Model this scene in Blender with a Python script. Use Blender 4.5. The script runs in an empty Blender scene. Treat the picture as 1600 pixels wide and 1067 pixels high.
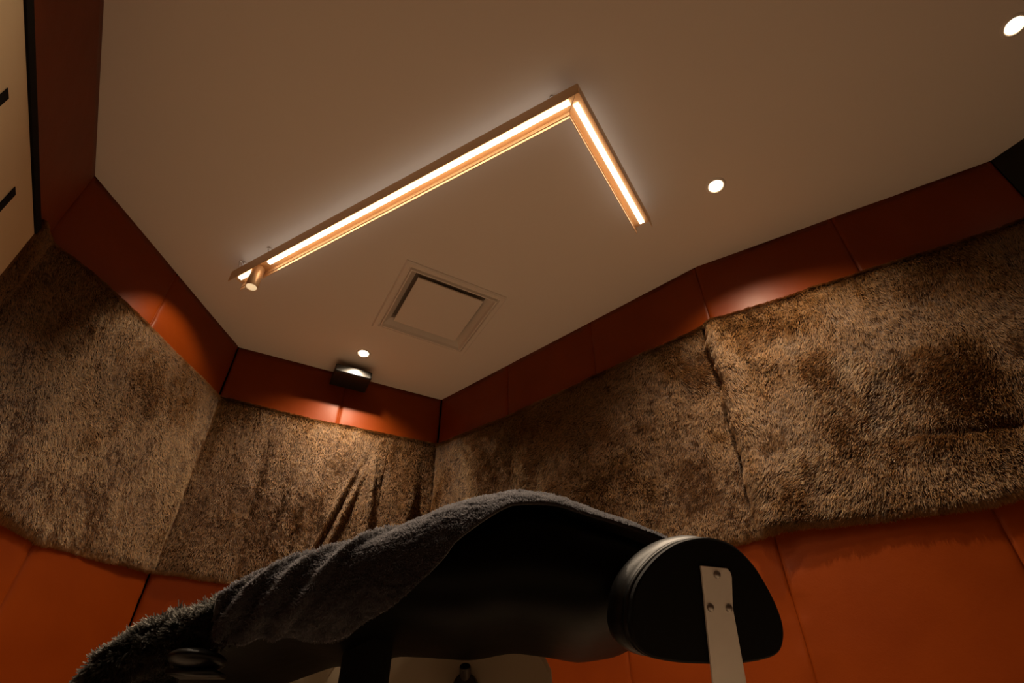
import bpy, bmesh, math, random
import numpy as np
from mathutils import Vector, Matrix

random.seed(4)
C = bpy.context.scene.collection
S = bpy.context.scene
CEIL = 2.65

# ---------------------------------------------------------------- camera, world, exposure
cam_d = bpy.data.cameras.new('camera'); cam = bpy.data.objects.new('camera', cam_d); C.objects.link(cam)
cam_d.sensor_width = 36; cam_d.lens = 898 / 1600 * 36; cam_d.clip_start = 0.02
cam.location = (0, 0, 0.45); cam.rotation_euler = (math.radians(129.66), 0, 0)
S.camera = cam
S.view_settings.view_transform = 'Standard'; S.view_settings.look = 'None'
S.view_settings.gamma = 1; S.view_settings.use_curve_mapping = False
S.view_settings.exposure = 0.0
w = bpy.data.worlds.new('world'); S.world = w; w.use_nodes = True
w.node_tree.nodes['Background'].inputs[0].default_value = (0, 0, 0, 1)

LED_POWER = 9.0        # emission of the diffuser in the brass channel
SPOT_W = 60.0           # watts of each recessed downlight
HEAD_W = 14.0
CHANNEL_W = 310.0       # watts of the lamps set along the channel's mouth
WARM = (1.0, 0.77, 0.54)

# ---------------------------------------------------------------- material helpers
def mat(name, col, rough=0.5, metal=0.0, spec=0.5, sheen=0.0, bump=None, emit=None, strength=0, var=None, coat=0.0):
    m = bpy.data.materials.new(name); m.use_nodes = True
    nt = m.node_tree; b = nt.nodes['Principled BSDF']
    b.inputs['Base Color'].default_value = (*col, 1); b.inputs['Roughness'].default_value = rough
    b.inputs['Metallic'].default_value = metal; b.inputs['Specular IOR Level'].default_value = spec
    b.inputs['Sheen Weight'].default_value = sheen; b.inputs['Coat Weight'].default_value = coat
    tc = nt.nodes.new('ShaderNodeTexCoord')
    if emit:
        b.inputs['Emission Color'].default_value = (*emit, 1); b.inputs['Emission Strength'].default_value = strength
    if var:                                             # (scale, dark colour, detail): mottled colour
        n = nt.nodes.new('ShaderNodeTexNoise'); n.inputs['Scale'].default_value = var[0]; n.inputs['Detail'].default_value = var[2]
        r = nt.nodes.new('ShaderNodeMix'); r.data_type = 'RGBA'
        r.inputs[6].default_value = (*var[1], 1); r.inputs[7].default_value = (*col, 1)
        nt.links.new(tc.outputs['Object'], n.inputs['Vector']); nt.links.new(n.outputs['Fac'], r.inputs[0])
        nt.links.new(r.outputs[2], b.inputs['Base Color'])
    if bump:                                            # list of (scale, strength, distance)
        prev = None
        for sc, st, ds in bump:
            n = nt.nodes.new('ShaderNodeTexNoise'); n.inputs['Scale'].default_value = sc; n.inputs['Detail'].default_value = 5
            bp = nt.nodes.new('ShaderNodeBump'); bp.inputs['Strength'].default_value = st; bp.inputs['Distance'].default_value = ds
            nt.links.new(tc.outputs['Object'], n.inputs['Vector']); nt.links.new(n.outputs['Fac'], bp.inputs['Height'])
            if prev: nt.links.new(prev.outputs[0], bp.inputs['Normal'])
            prev = bp
        nt.links.new(prev.outputs[0], b.inputs['Normal'])
    return m

def hair_mat(name, root, tip, tip2, rough=0.45, mix=0.6, radial=0.5):
    m = bpy.data.materials.new(name); m.use_nodes = True
    nt = m.node_tree; nt.nodes.remove(nt.nodes['Principled BSDF']); out = nt.nodes['Material Output']
    b = nt.nodes.new('ShaderNodeBsdfHairPrincipled'); b.model = 'CHIANG'; b.parametrization = 'COLOR'
    h = nt.nodes.new('ShaderNodeHairInfo')
    mr = nt.nodes.new('ShaderNodeMix'); mr.data_type = 'RGBA'
    mr.inputs[6].default_value = (*tip, 1); mr.inputs[7].default_value = (*tip2, 1)
    nt.links.new(h.outputs['Random'], mr.inputs[0])
    mx = nt.nodes.new('ShaderNodeMix'); mx.data_type = 'RGBA'
    mx.inputs[6].default_value = (*root, 1)
    nt.links.new(h.outputs['Intercept'], mx.inputs[0]); nt.links.new(mr.outputs[2], mx.inputs[7])
    nt.links.new(mx.outputs[2], b.inputs['Color'])
    b.inputs['Roughness'].default_value = rough; b.inputs['Radial Roughness'].default_value = radial
    d = nt.nodes.new('ShaderNodeBsdfDiffuse'); nt.links.new(mx.outputs[2], d.inputs['Color'])
    ms = nt.nodes.new('ShaderNodeMixShader'); ms.inputs[0].default_value = mix
    nt.links.new(d.outputs[0], ms.inputs[1]); nt.links.new(b.outputs[0], ms.inputs[2]); nt.links.new(ms.outputs[0], out.inputs['Surface'])
    return m

M = {}
M['leather'] = mat('orange_leather', (0.21, 0.036, 0.001), 0.42, spec=0.16, bump=[(3.0, 0.25, 0.02), (260, 0.12, 0.002)], var=(4.0, (0.145, 0.021, 0.0006), 4))
M['ceiling'] = mat('ceiling_paint', (0.76, 0.71, 0.64), 0.9, spec=0.15, bump=[(120, 0.05, 0.001)])
M['vent'] = mat('vent_white_enamel', (0.76, 0.71, 0.64), 0.45, spec=0.4)
M['vent_dark'] = mat('vent_throat', (0.25, 0.21, 0.17), 0.8)
M['floor'] = mat('floor_boards', (0.50, 0.41, 0.31), 0.6, var=(6, (0.44, 0.35, 0.26), 6), bump=[(20, 0.1, 0.002)])
M['black_wall'] = mat('black_wall_paint', (0.012, 0.011, 0.010), 0.7, spec=0.2, bump=[(80, 0.1, 0.001)])
M['brass'] = mat('brushed_brass', (0.74, 0.53, 0.32), 0.40, metal=0.55, bump=[(300, 0.05, 0.0005)])
M['led'] = mat('led_diffuser', (0.9, 0.85, 0.8), 0.6, emit=(1.0, 0.77, 0.56), strength=LED_POWER)
M['lens'] = mat('downlight_lens', (0.9, 0.85, 0.8), 0.5, emit=(1.0, 0.74, 0.46), strength=16)
M['ring'] = mat('white_ring_enamel', (0.8, 0.76, 0.7), 0.4)
M['cone'] = mat('spot_reflector', (0.85, 0.75, 0.55), 0.35, emit=(1.0, 0.78, 0.5), strength=0.45)
M['steel'] = mat('grey_steel', (0.30, 0.28, 0.26), 0.4, metal=0.9)
M['flat_steel'] = mat('brushed_flat_steel', (0.74, 0.71, 0.66), 0.45, metal=0.25, var=(30, (0.62, 0.59, 0.54), 4), bump=[(90, 0.06, 0.001)])
M['black_box'] = mat('black_plastic', (0.012, 0.013, 0.012), 0.35, spec=0.5)
M['grey_front'] = mat('satin_grey_front', (0.035, 0.035, 0.033), 0.35)
M['black_leather'] = mat('black_leather', (0.0022, 0.002, 0.0018), 0.42, spec=0.16, bump=[(5, 0.2, 0.02), (350, 0.12, 0.001)])
M['cushion'] = mat('black_cushion_leather', (0.002, 0.0018, 0.0016), 0.45, spec=0.06, bump=[(5, 0.2, 0.02), (350, 0.12, 0.001)])
M['black_vinyl'] = mat('black_vinyl_backing', (0.003, 0.003, 0.003), 0.65, spec=0.1, bump=[(300, 0.1, 0.001)])
M['cream_shell'] = mat('cream_moulded_shell', (0.50, 0.40, 0.27), 0.45)
M['bronze'] = mat('dark_bronze', (0.06, 0.045, 0.03), 0.4, metal=0.6)
M['cream_board'] = mat('cream_board', (0.66, 0.52, 0.33), 0.5, var=(1.2, (0.60, 0.46, 0.27), 2))
M['black_paint'] = mat('black_paint', (0.006, 0.0055, 0.005), 0.75, spec=0.1)
M['fur_back'] = mat('fur_backing', (0.030, 0.014, 0.005), 0.9, spec=0.1, bump=[(160, 0.5, 0.004)])
M['fur'] = hair_mat('brown_fur', (0.020, 0.008, 0.0025), (0.40, 0.180, 0.055), (0.12, 0.045, 0.011), 0.24)
M['towel'] = mat('charcoal_towel', (0.026, 0.023, 0.026), 0.95, spec=0.1, sheen=0.25, bump=[(220, 0.6, 0.003)])
M['towel_pile'] = hair_mat('charcoal_terry', (0.04, 0.035, 0.04), (0.075, 0.070, 0.082), (0.035, 0.032, 0.038), 0.7, 0.25)
M['skin_back'] = mat('black_sheepskin_hide', (0.008, 0.007, 0.006), 0.9)
M['skin_pile'] = hair_mat('black_sheepskin_wool', (0.010, 0.009, 0.007), (0.035, 0.031, 0.025), (0.010, 0.009, 0.007), 0.5, 0.35)

# ---------------------------------------------------------------- object helpers
def tag(o, label=None, cat=None, group=None, kind=None):
    if label: o['label'] = label
    if cat: o['category'] = cat
    if group: o['group'] = group
    if kind: o['kind'] = kind
    return o
def empty(name, loc=(0, 0, 0), rz=0):
    o = bpy.data.objects.new(name, None); C.objects.link(o); o.location = loc; o.rotation_euler = (0, 0, rz)
    o.empty_display_size = 0.05
    return o
def link(name, me, m, parent=None, smooth=False):
    o = bpy.data.objects.new(name, me); C.objects.link(o)
    if m: me.materials.append(m)
    if parent: o.parent = parent
    if smooth: me.polygons.foreach_set('use_smooth', [True] * len(me.polygons))
    return o
def from_pydata(name, v, f, m, parent=None, smooth=False):
    me = bpy.data.meshes.new(name); me.from_pydata([tuple(map(float, p)) for p in v], [], f); me.update()
    return link(name, me, m, parent, smooth)
def obj(name, bm, m, parent=None, smooth=False, bevel=0, seg=2):
    me = bpy.data.meshes.new(name); bm.normal_update(); bm.to_mesh(me); bm.free()
    o = link(name, me, m, parent, smooth)
    if bevel:
        md = o.modifiers.new('bevel', 'BEVEL'); md.width = bevel; md.segments = seg; md.limit_method = 'ANGLE'
    return o
def add_box(bm, c, s, rz=0):
    r = bmesh.ops.create_cube(bm, size=1)['verts']
    bmesh.ops.scale(bm, vec=s, verts=r); bmesh.ops.rotate(bm, cent=(0, 0, 0), matrix=Matrix.Rotation(rz, 3, 'Z'), verts=r)
    bmesh.ops.translate(bm, vec=c, verts=r); return r
def add_cyl(bm, p, q, r1, r2=None, seg=24, caps=True):
    p, q = Vector(p), Vector(q); d = q - p
    r = bmesh.ops.create_cone(bm, cap_ends=caps, segments=seg, radius1=r1, radius2=r1 if r2 is None else r2, depth=d.length)['verts']
    bmesh.ops.rotate(bm, cent=(0, 0, 0), matrix=Vector((0, 0, 1)).rotation_difference(d).to_matrix(), verts=r)
    bmesh.ops.translate(bm, vec=(p + q) / 2, verts=r); return r
def add_lathe(bm, prof, loc=(0, 0, 0), seg=32):        # prof: (r, z) top to bottom
    rings = []
    for r, z in prof:
        rings.append([bm.verts.new((loc[0] + r * math.cos(2 * math.pi * k / seg), loc[1] + r * math.sin(2 * math.pi * k / seg), loc[2] + z)) for k in range(seg)] if r > 1e-6
                     else [bm.verts.new((loc[0], loc[1], loc[2] + z))])
    for a, b in zip(rings, rings[1:]):
        for k in range(seg):
            k2 = (k + 1) % seg
            if len(a) == 1: bm.faces.new((a[0], b[k2], b[k]))
            elif len(b) == 1: bm.faces.new((a[k], a[k2], b[0]))
            else: bm.faces.new((a[k], a[k2], b[k2], b[k]))
def add_tube(bm, pts, r, seg=8):
    for a, b in zip(pts, pts[1:]): add_cyl(bm, a, b, r, seg=seg)
    for p in pts[1:-1]:
        s = bmesh.ops.create_icosphere(bm, subdivisions=1, radius=r)['verts']; bmesh.ops.translate(bm, vec=p, verts=s)
def add_prism(bm, pts, vec):                            # closed outline (3D points) swept along vec
    a = [bm.verts.new(p) for p in pts]; b = [bm.verts.new(Vector(p) + Vector(vec)) for p in pts]
    n = len(a); bm.faces.new(a); bm.faces.new(b[::-1])
    for i in range(n): bm.faces.new((a[i], b[i], b[(i + 1) % n], a[(i + 1) % n]))
    bmesh.ops.recalc_face_normals(bm, faces=bm.faces)

# value noise in numpy
def vnoise(x, y, seed=0):
    x = np.asarray(x, float); y = np.asarray(y, float)
    xi = np.floor(x).astype(np.int64); yi = np.floor(y).astype(np.int64); fx = x - xi; fy = y - yi
    fx = fx * fx * (3 - 2 * fx); fy = fy * fy * (3 - 2 * fy)
    def h(a, b):
        n = (a * 374761393 + b * 668265263 + seed * 2147483647 + 12345) & 0xffffffff
        n = ((n ^ (n >> 13)) * 1274126177) & 0xffffffff
        n = n ^ (n >> 16)
        return (n & 0xffff) / 65535.0
    return ((h(xi, yi) * (1 - fx) + h(xi + 1, yi) * fx) * (1 - fy) + (h(xi, yi + 1) * (1 - fx) + h(xi + 1, yi + 1) * fx) * fy) * 2 - 1
def fbm(x, y, seed=0, o=3):
    return sum(vnoise(x * 2 ** k, y * 2 ** k, seed + 17 * k) / 2 ** k for k in range(o)) / 1.6

def curves_obj(name, P, rad, m, parent):                # P: (N, K, 3)
    N, K, _ = P.shape
    hc = bpy.data.hair_curves.new(name)
    hc.add_curves([K] * N)
    hc.attributes['position'].data.foreach_set('vector', P.astype(np.float32).ravel())
    ra = hc.attributes.get('radius') or hc.attributes.new('radius', 'FLOAT', 'POINT')
    ra.data.foreach_set('value', np.tile(rad, N).astype(np.float32))
    hc.materials.append(m)
    o = bpy.data.objects.new(name, hc); C.objects.link(o)
    if parent: o.parent = parent
    o['kind'] = 'stuff'
    return o

# ---------------------------------------------------------------- the room
A = np.array([-1.856, 1.498]); B = np.array([-1.659, 2.709]); Cc = np.array([-0.482, 3.281])
D = np.array([0.948, 2.054]); E = np.array([2.082, 1.422]); F = np.array([2.62, 0.61])
G = np.array([2.62, -1.3]); H = np.array([-0.908, -1.3]); Z = np.array([-0.908, -0.074])
RNG = np.random.default_rng(7)

def wall(name, p0, p1, seams, m, pillow=0.009, seed=0):
    L = float(np.linalg.norm(p1 - p0)); u = (p1 - p0) / L; n = np.array([u[1], -u[0]])
    ss = [0.0, L]
    for q in list(seams) + [0, L]:
        for d in (0, .002, .004, .008, .014, .022, .035, .05, .075): ss += [q - d, q + d]
    ss += list(np.arange(0, L, 0.05)); ss = sorted(set(round(min(max(q, 0), L), 4) for q in ss))
    zz = np.arange(0, CEIL + 0.001, 0.0331); zz = np.append(zz[:-1], CEIL) if abs(zz[-1] - CEIL) < .03 else np.append(zz, CEIL)
    SS, ZZ = np.meshgrid(ss, zz)
    d = np.min([np.abs(SS - q) for q in list(seams) + [0, L]], axis=0) if pillow else np.full_like(SS, 9)
    off = pillow * (1 - np.exp(-d / 0.006)) - pillow
    if pillow:
        off += 0.005 * vnoise(SS * 7 + seed, ZZ * 26, seed) * np.exp(-d / 0.05) * (1 - np.exp(-d / .004))
        off += 0.003 * fbm(SS * 3, ZZ * 3, seed + 5)
    V = np.stack([p0[0] + u[0] * SS + n[0] * off, p0[1] + u[1] * SS + n[1] * off, ZZ], -1).reshape(-1, 3)
    nx, nz = len(ss), len(zz); f = []
    for j in range(nz - 1):
        for i in range(nx - 1): f.append((j * nx + i, j * nx + i + 1, (j + 1) * nx + i + 1, (j + 1) * nx + i))
    o = from_pydata(name, V, f, m, smooth=True)
    md = o.modifiers.new('solid', 'SOLIDIFY'); md.thickness = 0.08; md.offset = -1
    o['kind'] = 'structure'
    return o
wall('wall_left', A, B, [0.615], M['leather'], seed=1)
wall('wall_back', B, Cc, [0.668], M['leather'], seed=2)
wall('wall_right', Cc, D, [0.60, 1.225], M['leather'], seed=3)
wall('wall_front_right', D, E, [0.655], M['leather'], seed=4)
wall('wall_far_right', E, F, [], M['black_wall'], pillow=0)
wall('wall_side_right', F, G, [0.64, 1.28], M['leather'], seed=6)
wall('wall_rear', G, H, [0.64, 1.28, 1.92, 2.56, 3.2], M['leather'], seed=7)
wall('wall_side_left', H, Z, [0.62], M['leather'], seed=8)
wall('wall_near_left', Z, A, [], M['leather'], pillow=0)

def slab(name, z0, z1, m, holes=()):
    bm = bmesh.new()
    outer = [bm.verts.new((*p, z0)) for p in (A, B, Cc, D, E, F, G, H, Z)]
    ed = [bm.edges.new((outer[i], outer[(i + 1) % len(outer)])) for i in range(len(outer))]
    for h in holes:
        hv = [bm.verts.new((*p, z0)) for p in h]
        ed += [bm.edges.new((hv[i], hv[(i + 1) % len(hv)])) for i in range(len(hv))]
    bmesh.ops.triangle_fill(bm, edges=ed, use_beauty=True, use_dissolve=False)
    r = bmesh.ops.extrude_face_region(bm, geom=list(bm.faces))
    bmesh.ops.translate(bm, vec=(0, 0, z1 - z0), verts=[v for v in r['geom'] if isinstance(v, bmesh.types.BMVert)])
    bmesh.ops.recalc_face_normals(bm, faces=bm.faces)
    o = obj(name, bm, m); o['kind'] = 'structure'; return o
VC = np.array([-0.420, 2.388]); VA = math.radians(28.6)
def vrot(x, y): return (VC[0] + x * math.cos(VA) - y * math.sin(VA), VC[1] + x * math.sin(VA) + y * math.cos(VA))
hs = 0.25
slab('ceiling', CEIL, CEIL + 0.12, M['ceiling'], [[vrot(-hs, -hs), vrot(hs, -hs), vrot(hs, hs), vrot(-hs, hs)]])
slab('floor', -0.1, 0.0, M['floor'])

# ---------------------------------------------------------------- fur throws on the walls
def polypath(pts, s):                                   # position and inward normal along a polyline with softened corners
    s = np.asarray(s, float); segs = []; acc = 0
    for p, q in zip(pts, pts[1:]):
        l = np.linalg.norm(q - p); segs.append((acc, l, p, (q - p) / l)); acc += l
    pos = np.zeros(s.shape + (2,)); nor = np.zeros(s.shape + (2,))
    for k, (a, l, p, u) in enumerate(segs):
        msk = (s >= a) if k else np.ones(s.shape, bool)
        pos[msk] = p + u * (s[msk] - a)[..., None]; nor[msk] = (u[1], -u[0])
    for k in range(1, len(segs)):
        a = segs[k][0]; n0 = np.array([segs[k - 1][3][1], -segs[k - 1][3][0]]); n1 = np.array([segs[k][3][1], -segs[k][3][0]])
        t = np.clip((s - a) / 0.12 + 0.5, 0, 1)[..., None]
        m_ = (np.abs(s - a) < 0.06)
        nn = n0 * (1 - t) + n1 * t; nn /= np.linalg.norm(nn, axis=-1, keepdims=True)
        nor[m_] = nn[m_]
    return pos, nor

def throw(label, pts, s0, s1, zbot, ztop, folds, comb, seed, density=125000, length=0.0125, group=None, edge=0.0):
    """zbot, ztop, folds(s, z) -> metres off the wall, comb(s, z) -> (angle from straight down, lift)"""
    def surf(s, z):
        lo, hi = zbot(s), ztop(s)
        e = np.clip(np.minimum(np.minimum(z - lo, hi - z), np.minimum(s - s0, s1 - s) * 1.6) / 0.035, 0, 1)
        d = 0.004 + (0.016 + folds(s, z)) * np.sqrt(np.maximum(1 - (1 - e) ** 2, 0))
        d = np.maximum(d, 0.003)
        se = s + edge * fbm(z * 11, z * 0 + 1.7, seed + 2) * np.clip(1 - (s - s0) / .12, 0, 1)
        pos, nor = polypath(pts, se)
        return np.concatenate([pos + nor * d[..., None], z[..., None]], -1), nor
    ns = int((s1 - s0) / 0.012); nz = 86
    a = np.linspace(s0, s1, ns); t = np.linspace(0, 1, nz)
    t = 0.5 - 0.5 * np.cos(np.pi * t) * (1 - 0.35 * (1 - np.abs(np.cos(np.pi * t))))
    t = (t - t[0]) / (t[-1] - t[0])
    SS, TT = np.meshgrid(a, t); ZZ = zbot(SS) + (ztop(SS) - zbot(SS)) * TT
    P, _ = surf(SS, ZZ)
    f = [(j * ns + i, j * ns + i + 1, (j + 1) * ns + i + 1, (j + 1) * ns + i) for j in range(nz - 1) for i in range(ns - 1)]
    o = from_pydata('fur_throw', P.reshape(-1, 3), f, M['fur_back'], smooth=True)
    tag(o, label, 'fur throw', group)
    rg = np.random.default_rng(seed)
    N = int(density * (s1 - s0) * 1.03)
    s = rg.uniform(s0, s1, N); u = rg.uniform(0, 1, N)
    ne = int(N * 0.07)                                  # a denser line of hair along the top, bottom and side edges
    u[:ne] = 1 - np.abs(rg.normal(0, 0.006, ne)); u[ne:2 * ne] = np.abs(rg.normal(0, 0.006, ne)); u = np.clip(u, 0, 1)
    s[2 * ne:2 * ne + ne // 2] = s0 + np.abs(rg.normal(0, .004, ne // 2)); 
    z = zbot(s) + (ztop(s) - zbot(s)) * u
    h = 0.003
    P0, nor = surf(s, z); Ps, _ = surf(s + h, z); Pz, _ = surf(s, z + h)
    ts = Ps - P0; tz = Pz - P0
    nn = np.cross(ts, tz); nn /= np.linalg.norm(nn, axis=1, keepdims=True) + 1e-9
    n3 = np.concatenate([nor, np.zeros((N, 1))], 1)
    nn = np.where((np.sum(nn * n3, 1) < 0)[:, None], -nn, nn)
    nn = nn * .7 + n3 * .3; nn /= np.linalg.norm(nn, axis=1, keepdims=True)
    ts = np.cross([0, 0, 1.0], n3); ts /= np.linalg.norm(ts, axis=1, keepdims=True)
    dn = np.array([0, 0, -1.0]) + nn * nn[:, 2:3]; dn /= np.linalg.norm(dn, axis=1, keepdims=True)
    ang, lift = comb(s, z)
    ang = ang + rg.normal(0, 0.16, N); lift = np.maximum(lift + rg.normal(0, 0.08, N), 0.06)
    top = np.clip((z - (ztop(s) - 0.03)) / 0.03, 0, 1); lift = lift + top * 0.5
    d = dn * np.cos(ang)[:, None] + ts * np.sin(ang)[:, None] + nn * lift[:, None]
    d[:, 2] += top * 0.5
    d /= np.linalg.norm(d, axis=1, keepdims=True)
    L = length * (0.6 + 0.55 * rg.random(N)) * (1 + 0.2 * vnoise(s * 9, z * 9, seed + 3))
    cl = np.stack([vnoise(s * 130, z * 110, seed + 31 + k) for k in range(3)], 1) * 0.0018 \
       + np.stack([vnoise(s * 55, z * 40, seed + 51 + k) for k in range(3)], 1) * 0.0022
    K = 4; P = np.zeros((N, K, 3))
    for k in range(K):
        q = k / (K - 1)
        P[:, k] = P0 + d * (L * q)[:, None] + np.array([0, 0, -1.0]) * (L * 0.28 * q * q * (1 - .6 * top))[:, None] + cl * (q ** 1.5) + rg.normal(0, 0.0009, (N, 3)) * q
    # keep the tips off the wall behind
    curves_obj('fur_pile', P, np.array([.0006, .0006, .0005, .0002]), M['fur'], o)
    return o

lin = lambda xs, ys: (lambda s: np.interp(s, xs, ys))
def wob(f, amp, fr, seed): return lambda s: f(s) + amp * fbm(np.asarray(s) * fr, np.asarray(s) * 0 + 3.3, seed)
def comb_of(seed, a0=0.0, aw=0.9, fs=2.2, fz=2.2, l0=0.42, lw=0.35):
    return lambda s, z: (a0 + aw * fbm(s * fs, z * fz, seed) * 1.9, np.clip(l0 + lw * (fbm(s * 4.5, z * 3.0, seed + 9) * 2.0 + .6 * vnoise(s * 14, z * 9, seed + 13)), 0.06, 1.5))
zt = 2.262
# left wall, turning the corner beside the cream board
PZ = A + (Z - A) / np.linalg.norm(Z - A) * 0.137
throw('brown fur throw filling the left wall beside the cream board', [PZ, A, B], 0.0, 0.137 + 1.219,
      wob(lin([0, .6, .76, 1.36], [1.26, 1.245, 1.24, 1.325]), .008, 5, 11), wob(lin([0, .15, .45, 1.36], [2.20, 2.225, 2.265, 2.285]), .006, 6, 12),
      lambda s, z: 0.006 + 0.017 * fbm((s + .25 * (z - 1.8)) * 5, z * 1.5, 21) + 0.003 * fbm(s * 16, z * 12, 22),
      comb_of(23, 0.1, 0.7), 101, group='brown fur throws around the walls')
def folds_back(s, z):
    v = 0.0
    for c, sl, wd, am, za, zb in [(.33, -.05, .045, -.014, 1.5, 2.2), (.52, .16, .035, .020, 1.2, 2.0), (.60, .02, .03, .022, 1.2, 2.05),
                                  (.74, .30, .020, .024, 1.2, 2.12), (.80, .28, .018, .020, 1.2, 2.08), (.93, -.02, .022, .030, 1.2, 2.15), (1.00, -.02, .020, -.014, 1.2, 2.15), (1.14, .10, .035, .02, 1.2, 2.1)]:
        x = s - (c + sl * (z - 1.75))
        v = v + am * np.exp(-(x / wd) ** 2) * np.clip((zb - z) / .25, 0, 1)
    return v * 1.5 + 0.014 * fbm(s * 9, z * 1.3, 41) + 0.002 * fbm(s * 20, z * 14, 42)
throw('brown fur throw hanging in vertical folds below the small black box', [B, Cc], 0.008, 1.300,
      wob(lin([0, 1.3], [1.325, 1.325]), .006, 5, 13), wob(lin([0, .4, 1.3], [2.285, 2.275, 2.300]), .004, 6, 14),
      folds_back, comb_of(43, 0.0, 0.35, 4, 1.2, .45, .3), 102, group='brown fur throws around the walls')
throw('brown fur throw rising behind the covered chair to the overlapping fur edge', [Cc, D], 0.008, 1.850,
      wob(lin([0, 1.3, 1.87], [1.30, 1.25, 1.245]), .012, 4, 15), wob(lin([0, .6, 1.87], [2.300, 2.262, 2.262]), .004, 6, 16),
      lambda s, z: 0.010 * fbm((s - .1 * z) * 7, z * 2.2, 61) * (1.4 - .4 * s) + 0.011 * fbm(s * 9, z * 8, 62) * np.clip(s - .3, 0, 1) + .002 * fbm(s * 22, z * 22, 64),
      comb_of(63, 0.0, 1.1, 3.4, 3.0, .45, .45), 103, group='brown fur throws around the walls')
throw('shaggy brown fur throw on the right wall with a ragged lighter left edge', [Cc, D, E], 1.884 - .035, 1.884 + 1.296,
      wob(lin([1.8, 2.0, 2.4, 3.2], [1.240, 1.250, 1.225, 1.225]), .016, 6, 17), wob(lin([1.8, 3.2], [2.262, 2.262]), .006, 6, 18),
      lambda s, z: 0.014 + 0.016 * fbm(s * 4.5, z * 4.5, 71) + 0.024 * np.exp(-((s - 1.90) / .04) ** 2) + 0.005 * fbm(s * 13, z * 13, 72) - .012 * np.exp(-((z - 1.47 + .12 * (s - 2.6) - .02 * vnoise(s * 9, s * 0, 5)) / .022) ** 2) * np.clip((s - 2.35) / .1, 0, 1),
      comb_of(73, -0.35, 1.0, 2.4, 2.4, .40, .45), 104, length=0.016, edge=0.022, group='brown fur throws around the walls')

# ---------------------------------------------------------------- cream board with black bars on the near left wall
uZ = (A - Z) / np.linalg.norm(A - Z); nZ = np.array([uZ[1], -uZ[0]]); LZ = float(np.linalg.norm(A - Z))
aZ = math.atan2(uZ[1], uZ[0])
def onZ(s, z, d): p = Z + uZ * s + nZ * d; return (p[0], p[1], z)
bd = empty('wall_board', onZ(LZ - 0.137 - 0.75, 1.0, 0.0))
def boxZ(name, s0, s1, z0, z1, d0, d1, m, bev=0.002):
    bm = bmesh.new(); add_box(bm, onZ((s0 + s1) / 2, (z0 + z1) / 2, (d0 + d1) / 2), (s1 - s0, d1 - d0, z1 - z0), aZ)
    o = obj(name, bm, m, None, bevel=bev); o.parent = bd; o.matrix_parent_inverse = Matrix.Translation(-Vector(bd.location)); return o
sR = LZ - 0.137; sL = sR - 1.45
boxZ('panel', sL, sR, 0.95, 2.120, 0.001, 0.014, M['cream_board'])
boxZ('top_rail', sL, sR, 2.121, 2.160, 0.001, 0.020, M['black_paint'])
for ds in (0.31, 0.69, 1.07):
    boxZ('black_bar', sR - ds - 0.018, sR - ds + 0.018, 1.0, 2.018, 0.0145, 0.017, M['black_paint'])
tag(bd, 'cream board with short black bars and a black top rail at the left wall', 'wall board')

# ---------------------------------------------------------------- ceiling vent
vt = empty('ceiling_vent', (VC[0], VC[1], CEIL), VA)
def frustum_ring(prof):                                 # prof: list of (half side, z); four-sided lathe
    bm = bmesh.new(); rings = [[bm.verts.new((sx * h, sy * h, z)) for sx, sy in ((-1, -1), (1, -1), (1, 1), (-1, 1))] for h, z in prof]
    for a, b in zip(rings, rings[1:]):
        for k in range(4): bm.faces.new((a[k], a[(k + 1) % 4], b[(k + 1) % 4], b[k]))
    bmesh.ops.recalc_face_normals(bm, faces=bm.faces); return bm
o = obj('frame', frustum_ring([(.290, 0.0), (.290, -.007), (.284, -.014), (.262, -.014), (.258, -.003), (.253, -.003), (.250, -.020), (.243, -.020), (.236, -.004), (.206, .036), (.206, .055), (.249, .055), (.249, 0.0), (.290, 0.0)]), M['vent'], vt)
bm = bmesh.new(); add_box(bm, (0, 0, .060), (.49, .49, .008)); obj('throat', bm, M['vent_dark'], vt)
bm = bmesh.new(); add_box(bm, (0, 0, .004), (.385, .385, .010)); obj('centre_plate', bm, M['vent'], vt, bevel=.002)
for sx, sy in ((-.10, -.15), (.10, -.15), (-.10, .15), (.10, .15)):
    bm = bmesh.new(); add_cyl(bm, (sx, sy, .008), (sx, sy, .058), .004, seg=8); obj('hanger_pin', bm, M['steel'], vt)
tag(vt, 'square white ceiling vent with a hanging centre plate', 'ceiling vent')

# ---------------------------------------------------------------- recessed downlights
def downlight(x, y, label, power=SPOT_W):
    r = empty('recessed_downlight', (x, y, CEIL))
    bm = bmesh.new(); add_lathe(bm, [(.030, 0.0), (.030, -.002), (.036, -.005), (.043, -.004), (.045, 0.0)]); obj('trim_ring', bm, M['ring'], r, smooth=True)
    bm = bmesh.new(); add_lathe(bm, [(.0, -.0055), (.010, -.0053), (.020, -.0045), (.026, -.003), (.0295, -.001), (.0295, .0)][::-1]); obj('lens', bm, M['lens'], r, smooth=True)
    ld = bpy.data.lights.new('downlight_lamp', 'SPOT'); ld.energy = power; ld.color = WARM; ld.spot_size = math.radians(134); ld.spot_blend = 1.0; ld.shadow_soft_size = 0.012
    lo = bpy.data.objects.new('downlight_lamp', ld); C.objects.link(lo); lo.parent = r; lo.location = (0, 0, -.0075)
    tag(r, label, 'ceiling light', 'recessed ceiling downlights'); return r
downlight(0.921, 1.551, 'round recessed downlight standing alone right of the brass channel light', 125)
downlight(-0.913, 2.767, 'round recessed downlight just above the small black box', 100)
downlight(1.812, 0.868, 'round recessed downlight in the top right corner of the ceiling', 3)
downlight(-0.640, 0.725, 'round recessed downlight at the top edge, only its glow in view', 32)

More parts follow.
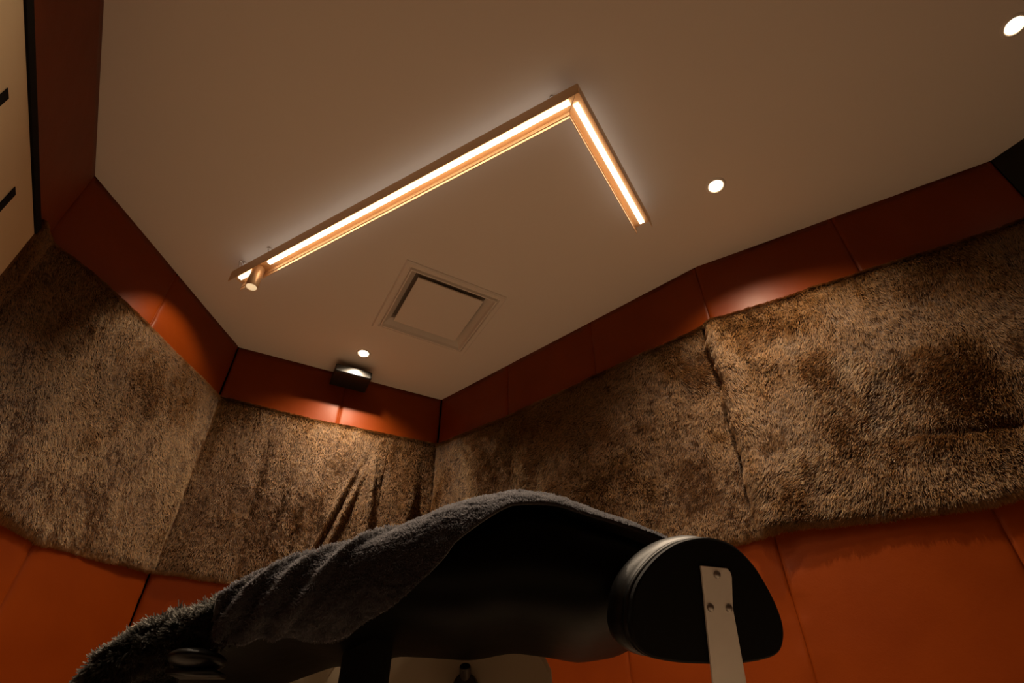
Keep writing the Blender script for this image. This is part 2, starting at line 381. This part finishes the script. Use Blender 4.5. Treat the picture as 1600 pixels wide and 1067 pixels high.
# ---------------------------------------------------------------- brass channel light
ZB, ZT = 2.502, 2.572
u1 = np.array([math.cos(math.radians(-30.2)), math.sin(math.radians(-30.2))]); u2 = np.array([math.cos(math.radians(58.2)), math.sin(math.radians(58.2))])
OC = np.array([0.246, 1.041])                           # outer corner
n1 = np.array([-u1[1], u1[0]]); n2 = np.array([-u2[1], u2[0]])      # n1 points to the far side of the long leg, n2 to the inner side of the short leg
W = 0.076
def line_x(p, u, q, v):
    t = np.linalg.solve(np.array([u, -v]).T, q - p); return p + u * t[0]
lt = empty('channel_light', (OC[0], OC[1], CEIL))
inv = Matrix.Translation(-Vector(lt.location))
def part(o): o.parent = lt; o.matrix_parent_inverse = inv; return o
def mitre(k1):  # point on the mitre at distance k1 from the outer faces
    return line_x(OC + n1 * k1, u1, OC + n2 * k1, u2)
# cross-section (distance from outer face, z): a channel open at the bottom
sec = [(0, ZT), (W, ZT), (W, ZB), (W - .0025, ZB), (W - .0025, ZB + .014), (W - .006, ZB + .017), (W - .0025, ZB + .020), (W - .0025, ZT - .026), (.0025, ZT - .026), (.0025, ZB), (0, ZB)]
def channel(u, n, Lout, sign):
    bm = bmesh.new(); near = []; far = []
    for k, z in sec:
        pm = mitre(k); pm = pm + u * sign * 0.0012
        e = OC + n * k + u * sign * Lout
        near.append(bm.verts.new((*pm, z))); far.append(bm.verts.new((*e, z)))
    nS = len(sec)
    for i in range(nS): bm.faces.new((near[i], near[(i + 1) % nS], far[(i + 1) % nS], far[i]))
    bm.faces.new(near); bm.faces.new(far[::-1])
    bmesh.ops.recalc_face_normals(bm, faces=bm.faces)
    return part(obj('brass_channel', bm, M['brass']))
channel(u1, n1, 1.918, -1); channel(u2, n2, 0.735, 1)
def strip(u, n, a, b, sign):
    ang = math.atan2(u[1], u[0]); mid = OC + n * (W / 2) + u * sign * (a + b) / 2
    bm = bmesh.new(); add_box(bm, (mid[0], mid[1], ZT - .0295), (b - a, .020, .006), ang)
    return part(obj('led_strip', bm, M['led'], bevel=.001))
strip(u1, n1, 0.055, 1.685, -1); strip(u1, n1, 1.765, 1.893, -1); strip(u2, n2, 0.055, 0.722, 1)
for u, sg, a, b, cnt in ((u1, -1, .10, 1.62, 6), (u2, 1, .10, .68, 3)):
    n = n1 if sg < 0 else n2
    for d in list(np.linspace(a, b, cnt)) + ([1.89] if sg < 0 else []):
        ld = bpy.data.lights.new('channel_lamp', 'SPOT'); ld.energy = CHANNEL_W / 9 * (1 if d < 1.7 else .30); ld.color = WARM; ld.spot_size = math.radians(98 if d < 1.7 else 92); ld.spot_blend = 1.0 if d < 1.7 else .6; ld.shadow_soft_size = .008
        lo = bpy.data.objects.new('channel_lamp', ld); C.objects.link(lo); p = OC + u * sg * d + n * (W / 2); lo.location = (p[0], p[1], ZB - .004); part(lo)
        if d > 1.7: lo.rotation_euler = Vector((-u1[0], -u1[1], -.95)).to_track_quat('-Z', 'Y').to_euler()      # light leaving through the open end
M['added_uplight'] = mat('added_uplight_strip', (0.9, 0.85, 0.8), 0.6, emit=(1.0, 0.85, 0.74), strength=1.35)  # added glow strips, unseen on top of the channel, to brighten the ceiling around it
for u, n, a, b, sg in ((u1, n1, .09, 1.90, -1), (u2, n2, .09, .725, 1)):
    mid = OC + n * (W / 2) + u * sg * (a + b) / 2; bm = bmesh.new(); add_box(bm, (mid[0], mid[1], ZT + .0015), (b - a, .030, .003), math.atan2(u[1], u[0]))
    part(obj('added_uplight_strip', bm, M['added_uplight']))
# suspension: small ceiling cups with a wire down to the channel
for (x, y) in ((-1.377, 2.019), (-1.216, 1.920), (0.158, 1.137)):
    p = np.array([x, y]); k = (p - OC) @ n1; q = p - n1 * (k - W / 2)
    bm = bmesh.new(); add_cyl(bm, (x, y, CEIL), (x, y, CEIL - .012), .011); add_cyl(bm, (x, y, CEIL - .012), (x, y, CEIL - .022), .006, .004)
    part(obj('ceiling_cup', bm, M['ring'], bevel=.001))
    bm = bmesh.new(); add_cyl(bm, (x, y, CEIL - .018), (q[0], q[1], ZT), .0013, seg=6); part(obj('suspension_wire', bm, M['steel']))
bm = bmesh.new()
c0 = np.array([-1.377, 2.019]); e0 = OC - u1 * 1.885 + n1 * .02
pts = [(c0[0] + (e0[0] - c0[0]) * t, c0[1] + (e0[1] - c0[1]) * t - .035 * math.sin(math.pi * t), CEIL - .02 + (ZT - CEIL + .02) * t + .015 * math.sin(math.pi * t)) for t in np.linspace(0, 1, 12)]
add_tube(bm, pts, .003); part(obj('power_cable', bm, M['ring'], smooth=True))
# spot head hanging from the channel
sx, sy = OC - u1 * 1.757 + n1 * .040
bm = bmesh.new(); add_lathe(bm, [(0, 2.546), (.024, 2.546), (.0285, 2.540), (.0290, 2.415), (.0265, 2.412), (.0255, 2.416)], (sx, sy, 0), 40); part(obj('spot_head', bm, M['brass'], smooth=True, bevel=0))
bm = bmesh.new(); add_lathe(bm, [(.0254, 2.416), (.022, 2.425), (.015, 2.436), (0, 2.440)], (sx, sy, 0), 32)
bmesh.ops.reverse_faces(bm, faces=bm.faces); part(obj('spot_reflector', bm, M['cone'], smooth=True))
ld = bpy.data.lights.new('spot_lamp', 'SPOT'); ld.energy = HEAD_W; ld.color = WARM; ld.spot_size = math.radians(50); ld.spot_blend = .5; ld.shadow_soft_size = .018
lo = bpy.data.objects.new('spot_lamp', ld); C.objects.link(lo); lo.location = (sx, sy, 2.412); part(lo)
tag(lt, 'L-shaped brass channel light with glowing strips and a small spot head', 'ceiling light')

# ---------------------------------------------------------------- small black box high on the back wall
uB = (Cc - B) / np.linalg.norm(Cc - B); nB = np.array([uB[1], -uB[0]]); aB = math.atan2(uB[1], uB[0])
cb = B + uB * 0.677 + nB * 0.082
bx = empty('wall_speaker', (*(B + uB * 0.677), 2.546), aB)
bm = bmesh.new(); add_box(bm, (0, -.088, .027), (.226, .160, .054)); obj('housing', bm, M['black_box'], bx, bevel=.004)
bm = bmesh.new(); add_box(bm, (0, -.170, .027), (.216, .005, .044)); obj('front_panel', bm, M['grey_front'], bx, bevel=.002)
bm = bmesh.new(); add_box(bm, (0, -.173, .048), (.206, .002, .003)); add_box(bm, (0.102, -.173, .026), (.003, .002, .040)); obj('front_trim', bm, M['black_box'], bx)
tag(bx, 'small black box speaker high on the back wall under a downlight', 'speaker')

# ---------------------------------------------------------------- treatment chair
ch = empty('recliner_chair', (-0.27, 1.2, 0))
chi = Matrix.Translation(-Vector(ch.location))
def cpart(o, p=None):
    o.parent = p or ch
    if not p: o.matrix_parent_inverse = chi
    return o
T_X = [-.70, -.69, -.675, -.64, -.59, -.53, -.47, -.352, -.23, -.106, 0, .08, .131, .205, .258, .31, .35]
T_Z = [.50, .56, .63, .705, .750, .770, .778, .818, .862, .930, .956, .950, .925, .893, .862, .810, .74]
B_X = [-.76, -.70, -.5, -.38, -.30, -.251, -.083, 0, .082, .136, .22, .257, .30, .35]
B_Z = [.44, .50, .655, .690, .680, .705, .690, .705, .695, .686, .700, .722, .735, .74]
def smooth_interp(x, X, Y):
    x = np.asarray(x, float); return (np.interp(x - .02, X, Y) + np.interp(x, X, Y) * 2 + np.interp(x + .02, X, Y)) / 4
def body(x, ph, off=0.0):
    x = np.asarray(x, float); ph = np.radians(np.asarray(ph, float))
    t, b = smooth_interp(x, T_X, T_Z) - .033 - .03 * np.clip((-.35 - x) / .15, 0, 1), smooth_interp(x, B_X, B_Z)
    zc = (t + b) / 2; hz = np.maximum((t - b) / 2, .004)
    e = np.clip(np.minimum(x + .71, .352 - x) / .10, 0, 1); hy = .235 * np.sqrt(np.maximum(1 - (1 - e) ** 2, 0.0005))
    c, s = np.cos(ph), np.sin(ph); p = 2 / 2.6
    return np.stack([x, 1.205 + (hy + off) * np.sign(c) * np.abs(c) ** p, zc + (hz + off) * np.sign(s) * np.abs(s) ** p], -1)
xs = np.concatenate([np.linspace(-.71, -.66, 8), np.linspace(-.64, .30, 64), np.linspace(.31, .352, 10)]); ph = np.linspace(0, 360, 65)[:-1]
XX, PH = np.meshgrid(xs, ph, indexing='ij'); V = body(XX, PH).reshape(-1, 3); n = len(ph)
f = [(i * n + j, i * n + (j + 1) % n, (i + 1) * n + (j + 1) % n, (i + 1) * n + j) for i in range(len(xs) - 1) for j in range(n)]
f += [tuple(range(n))[::-1], tuple((len(xs) - 1) * n + j for j in range(n))]
cpart(from_pydata('cushion', V, f, M['cushion'], smooth=True))
# cream moulded shell behind the cushion
SX = [-.93, -.91, -.87, -.79, -.70, -.60, -.3, .0, .06, .085]; SZ = [.63, .690, .785, .828, .828, .83, .82, .80, .79, .70]
bm = bmesh.new(); rows = []
for x in np.concatenate([np.linspace(-.93, -.72, 14), np.linspace(-.68, .085, 18)]):
    zt_ = float(np.interp(x, SX, SZ)); yb = 1.50 - .10 * ((x + .4) / .55) ** 2
    rows.append([bm.verts.new((x, yy, zz)) for yy, zz in ((yb - .035, .34), (yb - .035, zt_ - .03), (yb - .02, zt_ - .006), (yb, zt_), (yb + .02, zt_ - .006), (yb + .035, zt_ - .03), (yb + .035, .34))])
for a, b in zip(rows, rows[1:]):
    for k in range(7): bm.faces.new((a[k], a[(k + 1) % 7], b[(k + 1) % 7], b[k]))
bm.faces.new(rows[0]); bm.faces.new(rows[-1][::-1]); bmesh.ops.recalc_face_normals(bm, faces=bm.faces)
shell = cpart(obj('shell', bm, M['cream_shell'], smooth=False, bevel=.004)); shell['label'] = 'cream moulded shell'
bm = bmesh.new(); add_cyl(bm, (-.10, 1.44, .665), (-.10, 1.395, .665), .030, .024); add_cyl(bm, (-.10, 1.42, .665), (-.10, 1.385, .70), .012)
kn = cpart(obj('knob', bm, M['bronze'], bevel=.003)); kn['label'] = 'dark bronze knob'
# frame under the cushion
bm = bmesh.new(); add_cyl(bm, (-.27, 1.2, .05), (-.27, 1.2, .72), .045, seg=32); cpart(obj('column', bm, M['black_paint'], smooth=False, bevel=.003))
bm = bmesh.new(); add_lathe(bm, [(0, .06), (.08, .06), (.30, .03), (.33, .012), (.33, 0), (0, 0)], (-.27, 1.2, 0), 48); cpart(obj('base', bm, M['steel'], smooth=True))
bm = bmesh.new(); add_box(bm, (-.27, 1.30, .45), (.10, .36, .04)); add_box(bm, (.03, 1.08, .45), (.70, .045, .03)); cpart(obj('under_frame', bm, M['black_paint'], bevel=.004))
# armrest: half-round pad on a flat steel bracket
ctr = Vector((.31, .95, .715)); av = Vector((-.399, .8479, .3491)); uv = Vector((.9048, .4258, 0)); vv = Vector((.1487, -.3159, .9371))
L3 = lambda a, b, d=0.0: ctr + uv * a + vv * b + av * d
out = [(-0.1431, -0.0301), (-0.1424, -0.0126), (-0.1329, 0.0107), (-0.1139, 0.0359), (-0.0891, 0.058), (-0.0593, 0.0757), (-0.0153, 0.0892), (0.0241, 0.0912), (0.058, 0.0822), (0.0924, 0.0609), (0.1199, 0.0327), (0.1404, 0.0057), (0.1538, -0.0218), (0.1545, -0.0455), (0.143, -0.0651), (0.1118, -0.0777), (0.0533, -0.0885), (-0.0086, -0.0933), (-0.056, -0.0953), (-0.1021, -0.0922), (-0.1299, -0.0796), (-0.1431, -0.0557)]
def densify(o, k=4):                                    # closed Catmull-Rom
    r = []; n = len(o)
    for i in range(n):
        p0, p1, p2, p3 = [np.array(o[(i + j - 1) % n]) for j in range(4)]
        for t in np.arange(k) / k: r.append(.5 * ((2 * p1) + (p2 - p0) * t + (2 * p0 - 5 * p1 + 4 * p2 - p3) * t * t + (3 * p1 - p0 - 3 * p2 + p3) * t ** 3))
    return r
od = densify(out); cen = np.mean(od, 0)
def sweep(prof, name, m):
    bm = bmesh.new(); rings = []
    for ins, d in prof:
        ring = []
        for i, p in enumerate(od):
            nx = od[(i + 1) % len(od)] - od[i - 1]; nx = np.array([nx[1], -nx[0]]) / np.linalg.norm(nx)
            if nx @ (p - cen) < 0: nx = -nx
            q = p - nx * ins if ins < .05 else cen + (p - cen) * (1 - ins)
            ring.append(bm.verts.new(L3(q[0], q[1], d)))
        rings.append(ring)
    for a, b in zip(rings, rings[1:]):
        for k in range(len(a)): bm.faces.new((a[k], a[(k + 1) % len(a)], b[(k + 1) % len(a)], b[k]))
    bm.faces.new(rings[0]); bm.faces.new(rings[-1][::-1]); bmesh.ops.recalc_face_normals(bm, faces=bm.faces)
    return bm
arm = cpart(obj('armrest', sweep([(.006, .010), (.000, .013), (.000, .020), (.004, .024), (.000, .030), (-.002, .050), (.002, .066), (.012, .078), (.028, .086), (.3, .092), (.7, .095)], 'armrest', None), M['black_leather'], smooth=True))
cpart(obj('backing_plate', sweep([(.004, .0), (.001, .002), (.001, .009), (.004, .012)], 'plate', None), M['black_vinyl'], smooth=False), arm)['label'] = 'matt black backing plate'
bk = [(-0.0226, 0.0454), (0.030, 0.0485), (0.0365, 0.0440), (0.0398, 0.0373), (0.0425, -0.0082), (0.0554, -0.0545), (0.0713, -0.1126), (0.105, -0.26), (0.041, -0.26), (0.0067, -0.1169), (-0.0105, -0.0248), (-0.0146, 0.0023)]
bm = bmesh.new(); add_prism(bm, [L3(a, b, -.0045) for a, b in bk], av * .004)
br = cpart(obj('bracket', bm, M['flat_steel'], bevel=.0008)); br['label'] = 'flat brushed steel bracket'
for a, b in ((0.0084, 0.036), (-0.003, -0.0131), (0.0335, -0.0100)):
    bm = bmesh.new(); s_ = bmesh.ops.create_uvsphere(bm, u_segments=20, v_segments=10, radius=.0062)['verts']
    for v in s_: v.co.z *= .7
    bmesh.ops.rotate(bm, cent=(0, 0, 0), matrix=Vector((0, 0, 1)).rotation_difference(-av).to_matrix(), verts=s_)
    bmesh.ops.translate(bm, vec=L3(a, b, -.0055), verts=s_); cpart(obj('bolt', bm, M['steel'], smooth=True), br)
# small oval pad low on the left
bm = bmesh.new(); s_ = bmesh.ops.create_uvsphere(bm, u_segments=32, v_segments=16, radius=1)['verts']
for v in s_: v.co = Vector((v.co.x * .040, v.co.y * .05, v.co.z * .013)) + Vector((-.470, .965, .632))
add_box(bm, (-.470, .975, .615), (.07, .05, .006)); cpart(obj('side_pad', bm, M['black_leather'], smooth=True))
tag(ch, 'black leather recliner chair with half-round armrest on a flat steel bracket', 'chair')

def cloth(name, x0, x1, p0f, p1f, off, m, nx=110, npz=90, thick=.006):
    x = np.linspace(x0, x1, nx); t = np.linspace(0, 1, npz); XX, TT = np.meshgrid(x, t, indexing='ij')
    PH = p0f(XX) + (p1f(XX) - p0f(XX)) * TT
    V = body(XX, PH, off(XX, PH)); f = [(i * npz + j, i * npz + j + 1, (i + 1) * npz + j + 1, (i + 1) * npz + j) for i in range(nx - 1) for j in range(npz - 1)]
    o = from_pydata(name, V.reshape(-1, 3), f, m, smooth=True)
    md = o.modifiers.new('solid', 'SOLIDIFY'); md.thickness = thick; md.offset = 0
    return o
def pile(name, o, x0, x1, p0f, p1f, off, m, N, L, rad, curl, seed, lift=1.0, bias=(-.2, 0, -.3)):
    rg = np.random.default_rng(seed); x = rg.uniform(x0, x1, N); p = p0f(x) + (p1f(x) - p0f(x)) * rg.random(N)
    P0 = body(x, p, off(x, p) + .003); a = body(x + .004, p, off(x + .004, p)) - body(x - .004, p, off(x - .004, p)); b = body(x, p + 1.5, off(x, p + 1.5)) - body(x, p - 1.5, off(x, p - 1.5))
    nn = np.cross(a, b); nn /= np.linalg.norm(nn, axis=1, keepdims=True) + 1e-9
    c = np.stack([np.zeros(N), P0[:, 1] - 1.205, P0[:, 2] - .8], 1); nn = np.where((np.sum(nn * c, 1) < 0)[:, None], -nn, nn)
    d = nn * lift + np.array(bias) + rg.normal(0, .25, (N, 3)); d /= np.linalg.norm(d, axis=1, keepdims=True)
    ll = L * (.6 + .6 * rg.random(N)); K = 5; P = np.zeros((N, K, 3))
    cl = np.stack([vnoise(x * 60, p * .35, seed + k) for k in range(3)], 1) * curl + np.stack([vnoise(x * 160, p * .9, seed + 5 + k) for k in range(3)], 1) * curl * .5
    for k in range(K):
        q = k / (K - 1); P[:, k] = P0 + d * (ll * q)[:, None] + cl * q
    return curves_obj(name, P, np.array(rad), m, o)

# black sheepskin over the left end
sk0 = lambda x: x * 0 + 5.0; sk1 = lambda x: np.interp(x, [-.77, -.7, -.5, -.40], [200, 235, 235, 215])
sko = lambda x, p: .012 + .006 * fbm(x * 30, p * .12, 81)
sk = cloth('sheepskin', -.702, -.40, sk0, sk1, sko, M['skin_back'], 70, 90)
tag(sk, 'shaggy black sheepskin over the left end of the chair', 'sheepskin')
pile('wool_pile', sk, -.704, -.40, sk0, sk1, sko, M['skin_pile'], 34000, .010, [.0010, .0010, .0009, .0007, .0005], .009, 201, lift=.6)

# charcoal towel over the crest
tw0 = lambda x: x * 0 + 25.0
tw1 = lambda x: np.interp(x, [-.455, -.27, -.2, -.1, 0, .13, .30], [222, 236, 216, 180, 158, 150, 152])
def two(x, p):
    v = .024 + .003 * fbm(x * 9, p * .03, 91)
    for c, sl, wd, am in ((-.36, -.0011, .012, .012), (-.30, -.0013, .010, .014), (-.235, -.0014, .012, .012), (-.16, -.0016, .010, .014), (-.43, -.0006, .012, .008)):
        v = v + am * np.exp(-((x - c - sl * (p - 90)) / wd) ** 2) * np.clip((p - 95) / 35, 0, 1)
    return v
tw = cloth('towel', -.455, .300, tw0, tw1, two, M['towel'], 150, 90)
tag(tw, 'charcoal terry towel draped along the top of the chair', 'towel')
pile('terry_pile', tw, -.455, .300, tw0, tw1, two, M['towel_pile'], 80000, .0042, [.0007, .0007, .0006, .0005, .0003], .002, 202, lift=.8)
